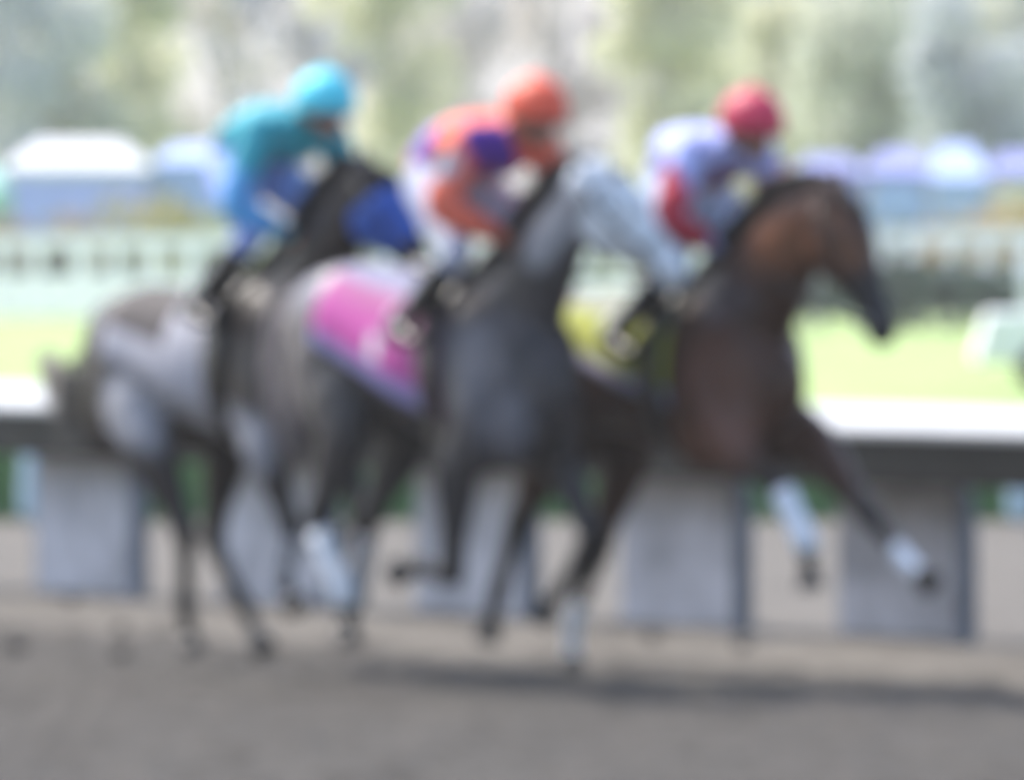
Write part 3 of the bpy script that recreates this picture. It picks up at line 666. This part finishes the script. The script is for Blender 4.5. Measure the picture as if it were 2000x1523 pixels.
# white utility cart standing on the turf at the right edge
Yc = 124.; cart = empty('utility_cart', ((1962 - 1000) / 23055 * Yc, Yc, .02)); tag(cart, 'white utility cart with dark wheels parked on the turf at the right edge', 'cart')
b = MB(); b.prism([(-.62, .32), (.62, .32), (.62, .86), (-.62, .86)], ((-.35, 0, 0), (0, 1, 0)), ((2.3, 0, 0), (0, 1, 0)))
b.v = [(x + (.16 if z > .8 and x < 0 else 0), y, z) for x, y, z in b.v]; b.build('body', M['white_paint'], cart, smooth=False, bevel=.06); cart.children[0].data.materials[0] = paint('cart_white', (.84,.84,.86))
MB().box((.55, -.5, .865), (1.2, .5, 1.12)).build('seat', M['asphalt_seat'], cart, smooth=False, bevel=.04)
MB().tube([(.5, -.2, .9), (.35, -.2, 1.12)], [.02, .02], 8).tube([(.33, -.2 + .15 * math.cos(t), 1.12 + .12 * math.sin(t)) for t in [i * math.pi / 8 for i in range(17)]], [.014] * 17, 6, cap=False).build('steering_wheel', M['rubber'], cart)
for sx in (.42, 1.85):
    for sy in (-.60, .60):
        wh = MB().tube([(sx, sy - .1, .28), (sx, sy + .1, .28)], [.28, .28], 24, lat=(1, 0, 0), cap=False).build('wheel', M['rubber'], cart, smooth=False, bevel=.03)
        s = -1 if sy < 0 else 1; MB().tube([(sx, sy + s * .09, .28), (sx, sy + s * .115, .28)], [.14, .12], 20, lat=(1, 0, 0), cap=False).build('hub', M['steel'], wh, smooth=False)

# ------------------------------------------------------------------ trees
def tree(X, Y, h_, w_, low, leaf, label, n=5200, size=.17):
    r_ = empty('tree', (X, Y, 0)); tag(r_, label, 'tree', 'trees behind the infield')
    b = MB(); lean = random.uniform(-.6, .6); b.tube(bez([(0, 0, -.1), (lean * .3, 0, h_ * .3), (lean, .2, h_ * .6), (lean * 1.2, 0, h_ * .88)], 4), [.24 - .0155 * i for i in range(13)], 10)
    cl = []
    for i in range(26):
        a = random.random() * 6.28; z = random.uniform(low, 1) * h_; env = math.sin(min(1, max(.12, (z / h_ - low) / (1 - low) * .8 + .18)) * math.pi) ** .6
        rr = w_ * env * random.uniform(.25, 1); c = Vector((math.cos(a) * rr, math.sin(a) * rr * .8, z)); cl.append((c, random.uniform(.55, 1.15)))
        if i % 2 == 0: b.tube([(lean * .6 * z / h_, 0, max(.5, z * .6)), c * .6 + Vector((0, 0, z * .36)), c], [.09, .06, .02], 6)
    b.build('trunk', M['bark'], r_)
    def pt():
        c, r = random.choice(cl); v = Vector((random.gauss(0, 1), random.gauss(0, 1), random.gauss(0, .8))).normalized() * r * random.uniform(.45, 1.1); return c + v
    b = MB(); leaf_cloud(b, n, pt, size); b.build('crown', leaf, r_, smooth=False)
LB = leaf_mat('blue_grey_leaf', (.46,.49,.52), (.58,.61,.64), .5); LG = leaf_mat('yellow_green_leaf', (.64,.63,.47), (.76,.75,.58), .5); LP = leaf_mat('pale_olive_leaf', (.58,.58,.51), (.70,.70,.62), .5); LW = leaf_mat('haze_pale_leaf', (.66,.63,.59), (.78,.75,.70), .5); LM = leaf_mat('mid_green_leaf', (.54,.56,.46), (.66,.67,.56), .5)  # leaf colours lightened to paint in the distance haze
trees = [(-60,262,9,2.6,.12,LB,'blue grey tree at the left edge behind the white tent'), (120,268,6.4,2.2,.1,LM,'low green tree above the white roofed tent'), (30,300,13,3.0,.35,LB,'tall blue grey tree at the top left corner'),
    (275,276,9.5,1.1,.1,LG,'slender yellow green tree left of the cyan jockey'), (180,310,12,1.6,.35,LW,'haze-coloured tree beyond the low green tree at left'), (430,330,11,3.2,.1,LW,'broad haze-coloured tree above the cyan jockey, left side'),
    (600,340,14,2.6,.3,LB,'grey tree above the cyan helmet'), (765,320,13,1.8,.25,LG,'yellow green tree between the cyan and coral jockeys'), (900,345,12,3.0,.12,LW,'broad haze-coloured tree above the coral jockey'),
    (1120,350,12,2.6,.1,LW,'pale haze-coloured tree right of the coral helmet'), (1310,300,9,1.7,.1,LG,'yellowish tree left of the red helmet'), (1420,320,13,2.6,.35,LM,'green tree with high crown above the red helmet'),
    (1560,330,14,1.7,.42,LB,'blue grey treetop right of the red helmet'), (1530,285,6.6,1.9,.1,LG,'yellow green bushy tree above the bay horse'), (1690,280,8,2.2,.1,LM,'mid green tree above the blue tents'),
    (1800,300,12,2.6,.2,LP,'pale olive tree behind the blue tents'), (1900,272,7,2.0,.1,LB,'blue grey tree near the right edge'), (2010,290,11,2.0,.15,LP,'pale tree cut off by the right edge')]
for px, Y, h_, w_, low, lf, lab in trees: tree((px - 1000) / 23055 * Y, Y, h_, w_, low, lf, lab)

# ------------------------------------------------------------------ warm dusty air
hz = MB(); hz.box((-320, -3, -1.2), (360, 950, 110)); 
hm = bpy.data.materials.new('haze'); hm.use_nodes = True; hm.node_tree.nodes.clear()
pv = hm.node_tree.nodes.new('ShaderNodeVolumePrincipled'); pv.inputs['Color'].default_value = (.93,.93,.93,1); pv.inputs['Density'].default_value = .0004; pv.inputs['Anisotropy'].default_value = .3
oo = hm.node_tree.nodes.new('ShaderNodeOutputMaterial'); hm.node_tree.links.new(pv.outputs[0], oo.inputs['Volume'])
o = hz.build('haze', hm, smooth=False); tag(o, 'thin pale air between the horses and the far trees', None, None, 'stuff')
